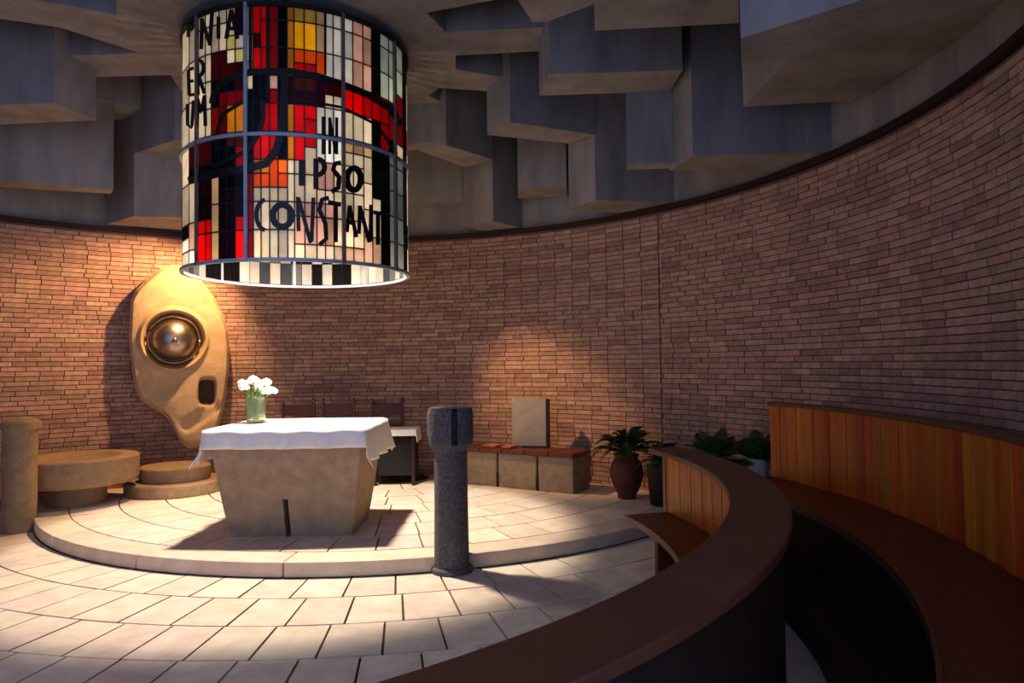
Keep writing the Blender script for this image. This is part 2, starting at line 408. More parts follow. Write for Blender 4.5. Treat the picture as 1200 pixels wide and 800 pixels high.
# colour regions of the glass, read off the photograph: later entries win
CRM,WHT,PNK,TAN=(236,226,206),(240,238,232),(226,196,180),(206,184,150)
RED,DRED,CRI,PUR=(226,26,22),(110,14,18),(168,18,34),(86,24,52)
YEL,GLD,ORG=(250,206,30),(214,160,50),(240,130,24)
BLK,DBL,GRN,GRY,BRN=(16,14,18),(24,28,42),(34,38,30),(150,156,156),(110,58,40)
REG=[((0,0,700,400),CRM),((380,10,400,100),WHT),((404,12,418,112),WHT),((418,18,433,115),PNK),((433,20,440,120),BRN),((440,20,450,170),GRN),((450,30,471,140),(214,222,212)),((471,40,490,330),GRN),
 ((262,50,286,66),(226,214,150)),((250,67,288,98),DRED),((265,67,286,79),GLD),((277,0,286,46),PUR),
 ((292,0,296,86),BLK),((296,0,312,86),RED),((300,46,310,62),DRED),((312,0,317,118),BLK),((317,0,325,118),CRI),((325,0,337,90),BLK),((337,0,345,82),GLD),
 ((345,8,371,33),(216,190,110)),((345,33,371,55),YEL),((345,55,371,70),ORG),((345,70,371,84),RED),((371,10,381,58),TAN),((371,58,381,88),ORG),
 ((250,98,292,160),DBL),((258,103,285,119),CRI),((252,122,262,172),(150,34,26)),((264,119,285,148),GLD),((292,86,312,118),DBL),((318,90,326,100),PNK),((340,92,400,118),PUR),((346,98,372,108),BRN),((376,100,400,112),DRED),
 ((404,105,442,140),RED),((442,118,470,175),CRI),((292,118,302,150),DBL),((302,116,325,195),RED),((290,150,306,196),(214,34,30)),((325,86,338,186),BLK),((338,118,345,182),GLD),((346,118,372,180),RED),((354,132,362,176),DRED),
 ((374,122,400,190),WHT),((404,134,440,168),CRM),((404,168,442,192),TAN),((440,172,462,236),GRN),
 ((218,166,248,204),DRED),((248,152,292,206),DBL),((268,160,284,172),BRN),((280,172,290,196),CRI),((218,200,292,214),BLK),
 ((292,184,337,226),ORG),((292,184,312,206),GLD),((322,190,336,205),(250,160,20)),
 ((216,214,227,262),CRM),((227,214,248,256),(60,14,18)),((232,256,248,302),RED),((226,256,232,302),PNK),((248,212,257,302),TAN),((257,214,283,302),(58,22,44)),((275,250,286,300),RED),((287,205,298,302),CRI),((216,262,226,285),GRN),((216,285,228,302),WHT),
 ((344,185,440,240),CRM),((376,195,392,226),PNK),((298,228,450,302),CRM),((318,270,346,302),(214,208,196)),((350,240,392,288),PNK),((404,284,450,302),(208,186,170)),((368,284,400,302),(222,208,196)),
 ((450,236,460,310),BLK),((460,180,470,322),GRY)]
def colour(px,py):
    c=CRM
    for (x0,y0,x1,y1),k in REG:
        if x0<=px<x1 and y0<=py<y1: c=k
    return c
xs=[214,222,232,241,248,257,266,276,286,297,306,316,326,337,345,357,371,381,391,403,414,426,436,446,456,465,472,476]
ths=[cyl(x,200)[0] for x in xs]
nz=18; zs=[DZ0+.026+(DZ1-.03-DZ0-.026)*i/nz for i in range(nz+1)]
cells={}
for i in range(len(ths)-1):
    a0,a1=sorted((ths[i],ths[i+1])); am=(a0+a1)/2
    j=0; off=(i*7)%3
    prev=None
    while j<nz:
        def colr(jj):
            zc=(zs[jj]+zs[jj+1])/2; P=(DC.x+DR*math.cos(am),DC.y+DR*math.sin(am),zc); q=toPix(P); return colour(q[0],q[1])
        c=colr(j); k=j+1
        while k<nz and colr(k)==c and k-j<(2 if xs[i]>226 and xs[i]<470 else 3)  and not (zs[k]<DZM<zs[k]+.05 and False): k+=1
        cells[(i,j)]=(a0,a1,zs[j],zs[k],c); j=k
g=.0035
for (a0,a1,z0,z1,c) in cells.values():
    vs,fs=patch(a0+g,a1-g,z0+g,z1-g,DR-.006,.008,1)
    dpart(mesh('glass_pane',vs,fs,glassmat('glass_%02x%02x%02x'%c,c)))
# lead cames between the panes, and the far half of the glass
vs=[];fs=[]
def addp(v,f):
    k=len(vs); vs.extend(v); fs.extend(tuple(k+q for q in ff) for ff in f)
for a in ths: addp(*patch(a-.0045,a+.0045,DZ0,DZ1,DR-.008,.013,1))
for (a0,a1,z0,z1,c) in cells.values(): addp(*patch(a0,a1,z1-.005,z1+.005,DR-.008,.013,1))
dpart(mesh('lead_came_grid',vs,fs,LEAD))
amin,amax=min(ths),max(ths)
groups={}
nb=34; far=[(235,228,210),(240,236,226),(24,22,24),(150,152,152),(214,200,176),(120,20,24),(206,60,30),(240,232,214)]
for i in range(nb):
    a0=amax+(2*PI-(amax-amin))*i/nb; a1=amax+(2*PI-(amax-amin))*(i+1)/nb
    for j in range(9):
        z0=DZ0+.03+j*(DZ1-DZ0-.06)/9; z1=z0+(DZ1-DZ0-.06)/9
        c=[(236,230,218),(84,90,98),(240,236,226),(22,20,22),(232,226,212),(150,146,138),(22,20,22)][(i*3+j+(i//5))%7] if j<2 else far[rnd.randrange(8)]
        groups.setdefault(c,[]).append(patch(a0+.004,a1-.004,z0+.004,z1-.004,DR-.006,.008,1))
for c,l in groups.items():
    vs=[];fs=[]
    for v,f in l: addp(v,f)
    o=dpart(mesh('far_glass',vs,fs,glassmat('glass_%02x%02x%02x'%c,c))); o['kind']='stuff'
# painted strokes: lettering and the black loops
def stroke(name,pts,w,M=BLKGL,r=DR+.006,th=.006,taper=False):
    """ribbon along a pixel path, wrapped on the drum"""
    dens=[]
    for i in range(len(pts)-1):
        (x0,y0),(x1,y1)=pts[i],pts[i+1]; k=max(1,int(math.hypot(x1-x0,y1-y0)/4))
        for q in range(k): dens.append((x0+(x1-x0)*q/k,y0+(y1-y0)*q/k))
    dens.append(pts[-1]); n=len(dens); L=[];Rr=[]
    closed=pts[0]==pts[-1]
    for i,(x,y) in enumerate(dens):
        if closed: p,q=dens[(i-1)%(n-1)],dens[(i+1)%(n-1)]
        else: p,q=dens[max(0,i-1)],dens[min(n-1,i+1)]
        dx,dy=q[0]-p[0],q[1]-p[1]; l=math.hypot(dx,dy) or 1; nx,ny=-dy/l,dx/l
        ww=w/2
        L.append((x+nx*ww,y+ny*ww)); Rr.append((x-nx*ww,y-ny*ww))
    vs=[];fs=[]
    for a,b in zip(L,Rr):
        for (x,y) in (a,b):
            t,z=cyl(x,y)
            for rr in (r,r+th): vs.append((DC.x+rr*math.cos(t),DC.y+rr*math.sin(t),z))
    for i in range(n-1):
        k=i*4; j=k+4
        fs+=[(k,k+2,j+2,j),(k+1,j+1,j+3,k+3),(k,j,j+1,k+1),(k+2,k+3,j+3,j+2)]
    fs+=[(0,1,3,2),((n-1)*4,(n-1)*4+2,(n-1)*4+3,(n-1)*4+1)]
    return vs,fs
def letter(strokes,w=5,name='letter',M=BLKGL):
    global vs,fs
    vs=[];fs=[]
    for i,s in enumerate(strokes):
        addp(*stroke('',s,w,r=DR+.006+.0007*i))
    return dpart(mesh(name,vs,fs,M))
def oval(cx,cy,rx,ry,a0=0,a1=360,n=16):
    return [(cx+rx*math.cos(math.radians(a0+(a1-a0)*i/n)),cy+ry*math.sin(math.radians(a0+(a1-a0)*i/n))) for i in range(n+1)]
# IN
letter([[(379,137),(379,181)]],5)
letter([[(386,181),(386,138)],[(386,140),(393,180)],[(394,181),(394,138)]],3.4)
# IPSO
letter([[(354,188),(354,218)]],8)
letter([[(370,186),(370,222)],oval(372,196,8,9,-90,90)],6)
letter([[(399,191),(392,192),(390,199),(397,208),(396,220),(388,225)]],5.5)
o=oval(414,210,8,13); o[-1]=o[0]; letter([o],7)
# CONSTANT
letter([oval(313,252,12,18,-100,-260)],5)
o=oval(331,253,11,13); o[-1]=o[0]; letter([o],7.5)
letter([[(350,271),(349,231)],[(350,233),(364,285)],[(365,283),(367,232)]],4.6)
letter([[(385,232),(377,234),(374,246),(381,262),(382,280),(374,287)]],5)
letter([[(384,237),(399,240)],[(393,238),(393,284)]],5)
letter([[(406,272),(409,241)],[(409,241),(417,278)],[(408,261),(415,262)]],4.2)
letter([[(420,274),(421,241)],[(421,242),(432,284)],[(433,283),(434,240)]],4.2)
letter([[(437,249),(450,251)],[(442,250),(442,287)]],4.4)
# MNIA / ER / UM on the left, running round the edge
letter([[(222,44),(222,22)],[(222,22),(226,36),(231,20)],[(231,20),(232,46)]],3.4)
letter([[(237,58),(238,22)],[(238,24),(247,52)],[(247,54),(250,12)]],4)
letter([[(257,46),(257,20)]],4)
letter([[(266,46),(272,12)],[(272,12),(279,46)],[(267,34),(278,34)]],4.4)
letter([[(222,82),(223,112)],[(223,82),(228,80)],[(223,96),(228,95)],[(224,112),(229,111)]],3.4)
letter([[(232,72),(233,112)],oval(234,80,6,9,-90,90),[(234,89),(241,110)]],4)
letter([[(221,122),(221,146),(226,150),(228,118)]],3.2)
letter([[(232,150),(233,116)],[(233,117),(237,132),(241,112)],[(241,112),(242,148)]],3.6)
# loops and bars of black glass
def band(pts,w): letter([pts],w,'black_band')
band([(250,122),(253,108),(262,98),(275,90),(295,85),(340,84),(372,90),(400,99),(432,112),(456,127),(470,146)],8)
band([(334,82),(333,120),(331,150),(324,176),(312,192),(290,198),(262,202),(222,212)],9)
band([(309,118),(309,140),(302,160),(292,176),(272,186),(250,196)],5)
band([(288,118),(262,134),(256,152),(254,172)],4)
band([(346,118),(372,121),(400,126),(440,146),(464,180)],3)
band([(314,0),(314,116)],4); band([(294,2),(294,84)],4); band([(381,8),(381,88)],2.5)
# the drum's own lamps and hangers
for k in range(3):
    a=math.radians(40+120*k); p=(DC.x+.93*math.cos(a),DC.y+.93*math.sin(a))
    dpart(tube('hanger_rod',[(p[0],p[1],DZ1-.02),(p[0],p[1],L3+.02)],.012,LEAD))
    q=(DC.x+.05*math.cos(a),DC.y+.05*math.sin(a))
    dpart(tube('spoke',[(p[0],p[1],DZ1-.02),(q[0],q[1],DZ1-.02)],.012,LEAD))
dpart(lathe('light_stop_disc',[(.985,4.505),(.985,4.52),(.02,4.53)],LEAD,None,64,loc=(DC.x,DC.y,0)))  # unseen disc, added to stop lamp light spilling onto the ceiling
dpart(lathe('lamp_housing',[(.07,3.96),(.10,3.97),(.10,4.08),(.02,4.10),(.012,4.50)],LEAD,None,20,loc=(DC.x,DC.y,0)))
dl=spot('drum_downlight',(DC.x,DC.y,3.92),(DC.x,DC.y,0),1350,(1,.83,.64),84,.5,.12); 
pl2=bpy.data.lights.new('drum_glow','POINT'); pl2.energy=72; pl2.color=(1,.94,.86); pl2.shadow_soft_size=.12
po=bpy.data.objects.new('drum_glow',pl2); C.objects.link(po); po.location=(DC.x,DC.y,3.45)

# ================================================================== altar, cloth, vase
AX,AY=-1.945,6.53
al=empty('altar',(AX,AY,PZ),'flared stone altar block with a slot at its foot under the white cloth','altar')
bw,bd,tw,td,AH=.525,.34,.655,.52,.945
bm=bmesh.new()
nx,nzv=24,14
def apt(u,v,side):  # u -1..1 along the side, v 0..1 up
    e=v**.85; hx=bw+(tw-bw)*e; hy=bd+(td-bd)*e; bow=.05*(1-u*u)*e
    return {'f':(u*hx,-hy-bow),'b':(-u*hx,hy+bow),'r':(hx+bow*.4,u*hy),'l':(-hx-bow*.4,-u*hy)}[side]
rows=[]
for j in range(nzv+1):
    v=j/nzv; row=[]
    for s in 'frbl':
        for i in range(nx):
            u=-1+2*i/nx; x,y=apt(u,v,s); row.append(bm.verts.new((x,y,v*AH)))
    rows.append(row)
m_=len(rows[0])
slot=[]
for j in range(nzv):
    for i in range(m_):
        f=bm.faces.new((rows[j][i],rows[j][(i+1)%m_],rows[j+1][(i+1)%m_],rows[j+1][i]))
        if i==11 and j<5: slot.append(f)
bm.faces.new(rows[-1]); bm.faces.new(rows[0][::-1])
r=bmesh.ops.extrude_face_region(bm,geom=slot); bmesh.ops.translate(bm,verts=[g for g in r['geom'] if isinstance(g,bmesh.types.BMVert)],vec=(0,.18,0))
bmesh.ops.delete(bm,geom=slot,context='FACES')
bobj('body',bm,ALTST,al)
# tablecloth
cbm=bmesh.new(); tx,ty=.672,.535; CZ=PZ+AH+.008
us=[-tx-.30+ (2*tx+.60)*i/60 for i in range(61)]; vv=[-ty-.17+(2*ty+.34)*i/44 for i in range(45)]
grid=[]
for y in vv:
    row=[]
    for x in us:
        ox=max(abs(x)-tx,0); oy=max(abs(y)-ty,0); dp=math.hypot(ox,oy) if ox*oy else max(ox,oy)
        sx=1 if x>0 else -1; sy=1 if y>0 else -1
        wv=.020*math.sin(x*19+1)*min(1,oy/.17)**1.5+.022*math.sin(y*15)*min(1,ox/.3)**1.5
        X=sx*min(abs(x),tx)+sx*(.18*ox+(wv if ox else 0)); Y=sy*min(abs(y),ty)+sy*(.10*oy+(wv if oy else 0))
        bow=.05*(1-(X/tx)**2) if abs(X)<tx else 0
        rz=.02
        zz=CZ-max(0,dp*.97)
        if dp>0: X+=sx*(.012 if ox else 0); Y+=sy*(.012 if oy else 0)
        row.append(cbm.verts.new((AX+X,AY+Y+(sy*bow*abs(Y)/ty),zz)))
    grid.append(row)
for j in range(len(vv)-1):
    for i in range(len(us)-1): cbm.faces.new((grid[j][i],grid[j][i+1],grid[j+1][i+1],grid[j+1][i]))
tc=bobj('tablecloth',cbm,CLOTH,None,True); sd=tc.modifiers.new('s','SOLIDIFY'); sd.thickness=.005; sd.offset=1
tag(tc,'white linen cloth draped over the stone altar with pointed hanging corners','tablecloth')
# vase of flowers
vp=onz(300,495,CZ+.006); vp=Vector((vp.x,vp.y,CZ+.006))
va=empty('flower_vase',vp,'glass vase of white flowers on the left of the altar cloth','vase')
GL=bpy.data.materials.new('green_tinted_glass'); GL.use_nodes=True; b=GL.node_tree.nodes['Principled BSDF']; b.inputs['Transmission Weight'].default_value=.85; b.inputs['Roughness'].default_value=.08; b.inputs['Base Color'].default_value=s2l((206,226,190)); b.inputs['IOR'].default_value=1.55
lathe('vase_glass',[(.06,0),(.085,.01),(.09,.10),(.085,.20),(.095,.245),(.088,.245),(.08,.20),(.084,.10),(.078,.02)],GL,va,28)
for k in range(12):
    a=k*2.4; r_=.03+.05*rnd.random(); rr=.05+.10*math.sqrt((k+.5)/12)
    top=Vector((rr*math.cos(a)*1.1,rr*math.sin(a),.30+.12*rnd.random()-.1*rr))
    st=tube('stem',[(.3*r_*math.cos(a),.3*r_*math.sin(a),.02),(.05*math.cos(a),.05*math.sin(a),.2),top],.006,STEM,va,6)
    fb=bmesh.new(); 
    for q in range(9):
        ph=q*2.4; s=bmesh.ops.create_icosphere(fb,subdivisions=1,radius=.029)
        off=Vector((math.cos(ph)*.026*math.sqrt(q/8),math.sin(ph)*.026*math.sqrt(q/8),.014*(1-q/8)))
        bmesh.ops.translate(fb,verts=s['verts'],vec=top+off)
    bobj('flower',fb,PETAL,st,True)
for k in range(16):
    a=k*.9; p0=Vector((.04*math.cos(a),.04*math.sin(a),.19)); d=Vector((math.cos(a),math.sin(a),.8+.6*rnd.random()))*.10; s=Vector((-math.sin(a),math.cos(a),0))*.022
    mesh('leaf',[p0,p0+d*.5+s,p0+d,p0+d*.5-s],[(0,1,2,3)],STEM,va)

# ================================================================== granite pillar by the step
pb=onz(528,674,0); PX,PY=pb.x,pb.y+.12
pi=empty('granite_pillar',(PX,PY,0),'dark rough granite pillar with a slotted head in front of the platform step','pillar')
lathe('shaft',[(.136,0),(.136,.04),(.130,.5),(.128,.93)],GRAN,pi,40)
hb=bmesh.new(); n_=12; pr=[(.128,.93),(.172,.985),(.178,1.05),(.178,1.22),(.165,1.262),(.05,1.268)]
rings=[]
for r_,z in pr:
    rings.append([hb.verts.new(((r_+rnd.uniform(-.004,.004))*math.cos(2*PI*i/48),(r_+rnd.uniform(-.004,.004))*math.sin(2*PI*i/48),z)) for i in range(48)])
sf=[]
for j in range(len(rings)-1):
    for i in range(48):
        f=hb.faces.new((rings[j][i],rings[j][(i+1)%48],rings[j+1][(i+1)%48],rings[j+1][i]))
        if i in (37,38) and j in (1,2,3,): sf.append(f)
hb.faces.new(rings[-1]); hb.faces.new(rings[0][::-1])
r=bmesh.ops.extrude_face_region(hb,geom=sf); bmesh.ops.translate(hb,verts=[g for g in r['geom'] if isinstance(g,bmesh.types.BMVert)],vec=(-.01,.11,0)); bmesh.ops.delete(hb,geom=sf,context='FACES')
bobj('head',hb,GRAN,pi)
lathe('foot_ring',[(.165,0),(.165,.03),(.15,.045)],GRAN,pi,40)
# pillar by the left wall
lp=empty('candle_pillar',(-4.92,7.05,0),'short round stone pillar with a flat cap left of the round font','pillar')
lathe('shaft',[(.15,0),(.15,.95),(.148,1.0)],FONT,lp,36)
lathe('cap',[(.15,1.0),(.182,1.02),(.182,1.075),(.15,1.10),(.06,1.13)],FONT,lp,36)

# ================================================================== font, discs, sculpture
fo=empty('stone_font',(-4.85,7.85,PZ),'low round stone font bowl on a recessed foot beside the left pillar','font')
lathe('foot',[(.30,0),(.30,.20),(.40,.215)],FONT,fo,48)
lathe('bowl',[(.40,.212),(.585,.23),(.62,.27),(.625,.50),(.61,.515),(.45,.515),(.40,.47),(.30,.40),(.05,.37)],FONT,fo,64)
ds=empty('round_stone_step',(-4.06,8.50,PZ),'two stacked round stone discs beneath the carved stone sculpture','plinth')
lathe('lower_disc',[(.54,0),(.55,.02),(.55,.13),(.535,.145),(.1,.145)],FONT,ds,56)
lathe('upper_disc',[(.38,.145),(.39,.16),(.39,.30),(.375,.315),(.1,.315)],FONT,ds,56)

# sculpture: an organic slab standing off the wall
def wallpt(px,py):
    d=ray(px,py); ox,oy=-WC.x,-WC.y
    A=d.x**2+d.y**2; B=2*(ox*d.x+oy*d.y); Cc=ox*ox+oy*oy-WR*WR; t=(-B+math.sqrt(B*B-4*A*Cc))/(2*A); return EYE+d*t
wp=wallpt(210,420); nrm=Vector((WC.x-wp.x,WC.y-wp.y,0)).normalized(); tan=Vector((nrm.y*-1,nrm.x,0))
tan=Vector((-nrm.y,nrm.x,0)); 
SP=wp+nrm*.30
out=[(200,309),(214,310),(228,318),(240,332),(252,348),(262,368),(268,388),(270,410),(269,436),(266,462),(261,486),(256,505),(247,517),(234,524),(222,527),(213,522),(207,510),(201,496),(192,486),(178,478),(165,469),(158,455),(155,436),(152,415),(151,392),(152,370),(153,350),(160,338),(172,326),(186,314)]
SCX,SCY=204,398
def loc2(px,py):
    P=onplane(px,py,SP,nrm); q=P-SP; return q.dot(tan),q.z
oc=[loc2(*p) for p in out]; cc=loc2(SCX,SCY)
NA,NRr=220,90
def edge_r(ang):
    best=None
    dx,dy=math.cos(ang),math.sin(ang)
    for i in range(len(oc)):
        ax,ay=oc[i][0]-cc[0],oc[i][1]-cc[1]; bx,by=oc[(i+1)%len(oc)][0]-cc[0],oc[(i+1)%len(oc)][1]-cc[1]
        ex,ey=bx-ax,by-ay; den=dx*ey-dy*ex
        if abs(den)<1e-9: continue
        t=(ax*ey-ay*ex)/den; u=(ax*dy-ay*dx)/den
        if t>0 and -1e-6<=u<=1+1e-6: best=t if best is None else max(best,t)
    return best or .3
er=[edge_r(2*PI*i/NA) for i in range(NA)]
er=[(er[i-1]+2*er[i]+er[(i+1)%NA])/4 for i in range(NA)]
kx=loc2(243,459); sx_=loc2(190,450); gx0=loc2(220,498); gx1=loc2(250,478); sc=abs(loc2(214,398)[0]-cc[0])/10
def sd_cap(p,a,b):
    vx,vy=b[0]-a[0],b[1]-a[1]; t=max(0,min(1,((p[0]-a[0])*vx+(p[1]-a[1])*vy)/(vx*vx+vy*vy))); return math.hypot(p[0]-a[0]-t*vx,p[1]-a[1]-t*vy)
def sm(e0,e1,x):
    t=max(0,min(1,(x-e0)/(e1-e0))); return t*t*(3-2*t)
def hgt(x,y,fr):
    r=math.hypot(x-cc[0],y-cc[1])
    h=.0
    h+=.05*(1-fr**3)                                  # gentle swell
    h+=.05*sm(44*sc,38*sc,r)*sm(26*sc,34*sc,r)         # raised rim round the crater
    h-=.20*sm(38*sc,30*sc,r)                           # crater
    h-=.20*sm(1.12,.9,(abs((x-kx[0])/(10.5*sc))**4+abs((y-kx[1])/(17*sc))**4)**.25)
    h-=.045*sm(34*sc,8*sc,math.hypot(x-sx_[0],(y-sx_[1])*1.4))
    h-=.05*sm(12*sc,5*sc,sd_cap((x,y),gx0,gx1))
    h-=.07*sm(.93,1,fr)
    ly=(y-cc[1])/sc
    if ly<-34 : h-=.03*sm(-34,-50,ly)*sm(.55,.75,fr)*0
    return h
root=empty('carved_sculpture',(SP.x,SP.y,loc2(215,527)[1]+SP.z),'ochre carved stone slab sculpture with a crater holding a steel sphere','sculpture')
def sw(x,y,h): return SP+tan*x+Vector((0,0,y))+nrm*h
vs=[sw(cc[0],cc[1],hgt(cc[0],cc[1],0))];fs=[]
for j in range(1,NRr+1):
    fr=j/NRr
    for i in range(NA):
        a=2*PI*i/NA; x=cc[0]+er[i]*fr*math.cos(a); y=cc[1]+er[i]*fr*math.sin(a)
        vs.append(sw(x,y,hgt(x,y,fr)))
bk=len(vs)
for i in range(NA):
    a=2*PI*i/NA; vs.append(sw(cc[0]+er[i]*1.0*math.cos(a),cc[1]+er[i]*math.sin(a),-.10))
b2=len(vs)
for i in range(NA):
    a=2*PI*i/NA; vs.append(sw(cc[0]+er[i]*.93*math.cos(a),cc[1]+er[i]*.93*math.sin(a),-.21))
for i in range(NA):
    k=(i+1)%NA
    fs.append((0,1+i,1+k))
    for j in range(NRr-1): fs.append((1+j*NA+i,1+(j+1)*NA+i,1+(j+1)*NA+k,1+j*NA+k))
    fs.append((1+(NRr-1)*NA+i,bk+i,bk+k,1+(NRr-1)*NA+k)); fs.append((bk+i,b2+i,b2+k,bk+k))
fs.append(tuple(b2+i for i in range(NA)))
def rparent(o,r):
    o.parent=r; o.matrix_parent_inverse=Matrix.Translation(-r.location); return o
sb=rparent(mesh('slab',vs,fs,SCULP,None,True),root)
sp_c=sw(cc[0],cc[1],.02)
sbm=bmesh.new(); bmesh.ops.create_uvsphere(sbm,u_segments=40,v_segments=24,radius=26*sc); bmesh.ops.translate(sbm,verts=sbm.verts,vec=sp_c)
so=rparent(bobj('sphere',sbm,STEEL,None,True),root); so['label']='polished steel sphere'
# boss on the sphere and ring round it
kn=bmesh.new(); bmesh.ops.create_uvsphere(kn,u_segments=16,v_segments=10,radius=5*sc); bmesh.ops.translate(kn,verts=kn.verts,vec=sp_c+nrm*22*sc+tan*3*sc*0+Vector((0,0,-2*sc)))
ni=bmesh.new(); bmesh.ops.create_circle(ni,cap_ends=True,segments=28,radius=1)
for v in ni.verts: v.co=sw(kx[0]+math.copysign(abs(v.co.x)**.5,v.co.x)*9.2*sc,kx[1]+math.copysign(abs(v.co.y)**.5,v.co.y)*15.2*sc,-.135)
rparent(bobj('niche_shade',ni,mat('niche_shade_brown',(52,34,24),(76,52,36),.5,20,metal=.6),None),root)  # added dark sheet, stands in for the shade deep in the niche
bobj('keyhole_boss',kn,BRONZE,so,True)
rp=[sp_c+nrm*.02+ (tan*math.cos(2*PI*i/40)+Vector((0,0,1))*math.sin(2*PI*i/40))*30*sc for i in range(41)]
tube('sphere_seat_ring',rp,1.6*sc,BRONZE,so,8)
for q in ((205,345),(222,505)):
    x,y=loc2(*q); rparent(tube('wall_bracket',[sw(x,y,-.15),sw(x,y,-.30)],.04,LEAD,None,10),root)

# ================================================================== credence table and chairs behind the altar
ct=ony(468,560,9.0); ct=onz(468,566,PZ); ct=Vector((ct.x,ct.y,PZ))
cd=empty('credence_table',ct,'small dark side table behind the altar next to the granite pillar','table')
hz=.68
box('table_top',-.30,.23,-.2,.2,hz-.04,hz,DARKW,cd,.006)
for sx in (-.27,.20):
    for sy in (-.17,.17): box('leg',sx-.02,sx+.02,sy-.02,sy+.02,0,hz-.04,DARKW,cd)
box('modesty_panel',-.27,.20,-.15,-.14,.12,hz-.04,BLACK,cd)
tb=bmesh.new(); 
xs_=[-.30-.01+ .55*i/16 for i in range(17)]
prof=[(-.215,-.07),(-.212,0.006),(.212,.006),(.215,-.06)]
g_=[[tb.verts.new((x,y+.004*math.sin(x*40),z)) for y,z in prof] for x in xs_]
g_.append([tb.verts.new((.255,y*1.0,-.15 if abs(z)<.01 else -.10)) for y,z in prof])
for i in range(len(g_)-1):
    for j in range(3): tb.faces.new((g_[i][j],g_[i+1][j],g_[i+1][j+1],g_[i][j+1]))
tc2=bobj('table_runner',tb,CLOTH,None); tc2.location=ct+Vector((0,0,hz)); s_=tc2.modifiers.new('s','SOLIDIFY'); s_.thickness=.004
tag(tc2,'small white cloth on the dark side table behind the altar','tablecloth')
def chair(loc,rz,label,hb=1.0):
    c=empty('wooden_chair',loc,label,'chair','chairs along the wall behind the altar',rz)
    box('seat',-.22,.22,-.21,.21,.43,.46,SEATW,c,.008)
    for sx in (-.2,.2):
        box('leg',sx-.018,sx+.018,-.2,-.165,0,.43,SEATW,c); box('leg',sx-.018,sx+.018,.17,.205,0,.43,SEATW,c)
        bpst=box('back_post',sx-.018,sx+.018,.175,.205,.46,hb,SEATW,c)
        lathe('finial',[(.012,0),(.024,.02),(.02,.045),(.006,.06)],BRONZE,bpst,12,loc=(sx,.19,hb))
    box('top_rail',-.18,.18,.178,.202,hb-.16,hb-.02,SEATW,c,.005)
    box('lower_rail',-.18,.18,.178,.202,.62,.68,SEATW,c,.005)
    return c
def cpos(px,Y): p=ony(px,400,Y); return Vector((p.x,p.y,PZ))
chair(cpos(344,8.95),.0,'dark wooden chair behind the altar, leftmost of the three')
chair(cpos(392,9.05),.0,'dark wooden chair behind the altar, middle of the three')
chair(cpos(452,9.42),.1,'brown wooden chair behind the side table, rightmost of the three',.97)

# ================================================================== stone seat with upright panel
q0=onz(541,566,PZ); q1=onz(672,579,PZ); ex=(q1-q0); Lb=ex.length; ang=math.atan2(ex.y,ex.x)
be=empty('stone_bench',(q0.x,q0.y,PZ),'long stone bench with a red brown wooden top against the brick wall','bench',rz=ang)
segs=[0,.345*Lb,.70*Lb,Lb]
for i in range(3):
    box('stone_block',segs[i]+(.012 if i else 0),segs[i+1]-(.012 if i<2 else 0),0,.42,0,.41,BOX,be,.008)
for s in segs[1:3]:
    box('joint_slot',s-.02,s+.02,-.003,.1,0,.17,LEAD,be)
for i in range(5):
    box('top_plank',-.02+i*(Lb+.04)/5,-.02+(i+1)*(Lb+.04)/5-.006,-.035,.44,.41,.455,SEATW,be,.006)
mx=lambda d:Vector((q0.x+math.cos(ang)*d[0]-math.sin(ang)*d[1],q0.y+math.sin(ang)*d[0]+math.cos(ang)*d[1],0))
pp_=mx((.52*Lb,.33)); 
pn=empty('upright_panel',(pp_.x,pp_.y,PZ+.455),'square grey stone panel standing upright on the long stone bench','panel',rz=ang*.35)
box('slab',-.225,.20,-.03,.03,.015,.60,PANEL,pn,.006)
box('shaded_edge',.20,.235,-.04,.05,.0,.585,DARKW,pn)  # dark strip painting the shade on the panel's right side
box('foot_bar',-.1,.235,-.09,.08,0,.015,DARKW,pn)
# a few low things lying on the bench top
for i,(d,wd) in enumerate(((.24,.20),(.40,.14))):
    p=mx((d*Lb,.13)); o=box('folded_cloth',-wd/2,wd/2,-.08,.08,0,.03,mat('rust_fabric',(150,88,56),(176,110,74),.9,20),None,.01); o.location=(p.x,p.y,PZ+.455); o.rotation_euler=(0,0,ang)
    tag(o,['rust brown folded cloth on the bench left of the grey panel','rust brown folded cloth in front of the upright grey panel'][i],'cloth')

# ================================================================== plants
leafme=[]
def frond(name,parent,base,az,el,L,w,M=LEAF,droop=1.0,npair=15):
    """one arching frond: a rib with paired leaflets, one mesh"""
    vs=[];fs=[]
    d=Vector((math.cos(az),math.sin(az),0)); s=Vector((-math.sin(az),math.cos(az),0))
    def rib(t): return Vector(base)+d*(L*t*math.cos(el)*(1-.12*t))+Vector((0,0,L*(math.sin(el)*t-droop*.75*t*t)))
    prev=None
    for i in range(13):
        t=i/12; c=rib(t); rw=.005*(1-t)+.0015; k=len(vs); vs+= [c+s*rw,c-s*rw,c+Vector((0,0,rw))]
        if i:
            for q in range(3): fs.append((k-3+q,k-3+(q+1)%3,k+(q+1)%3,k+q))
    for i in range(npair):
        t=.18+.8*i/(npair-1); c=rib(t); tn=(rib(min(1,t+.03))-rib(t-.03)).normalized(); lw=w*math.sin(PI*(.15+.8*t))
        for sg in (-1,1):
            tip=c+(s*sg*.85+tn*.55).normalized()*lw+Vector((0,0,-.25*lw)); k=len(vs); b_=tn*(.075*lw+.004)
            vs+=[c-b_,c+b_,c+(tip-c)*.6+b_*1.0,tip]; fs+=[(k,k+1,k+2,k+3)]
    return mesh(name,vs,fs,M,parent)
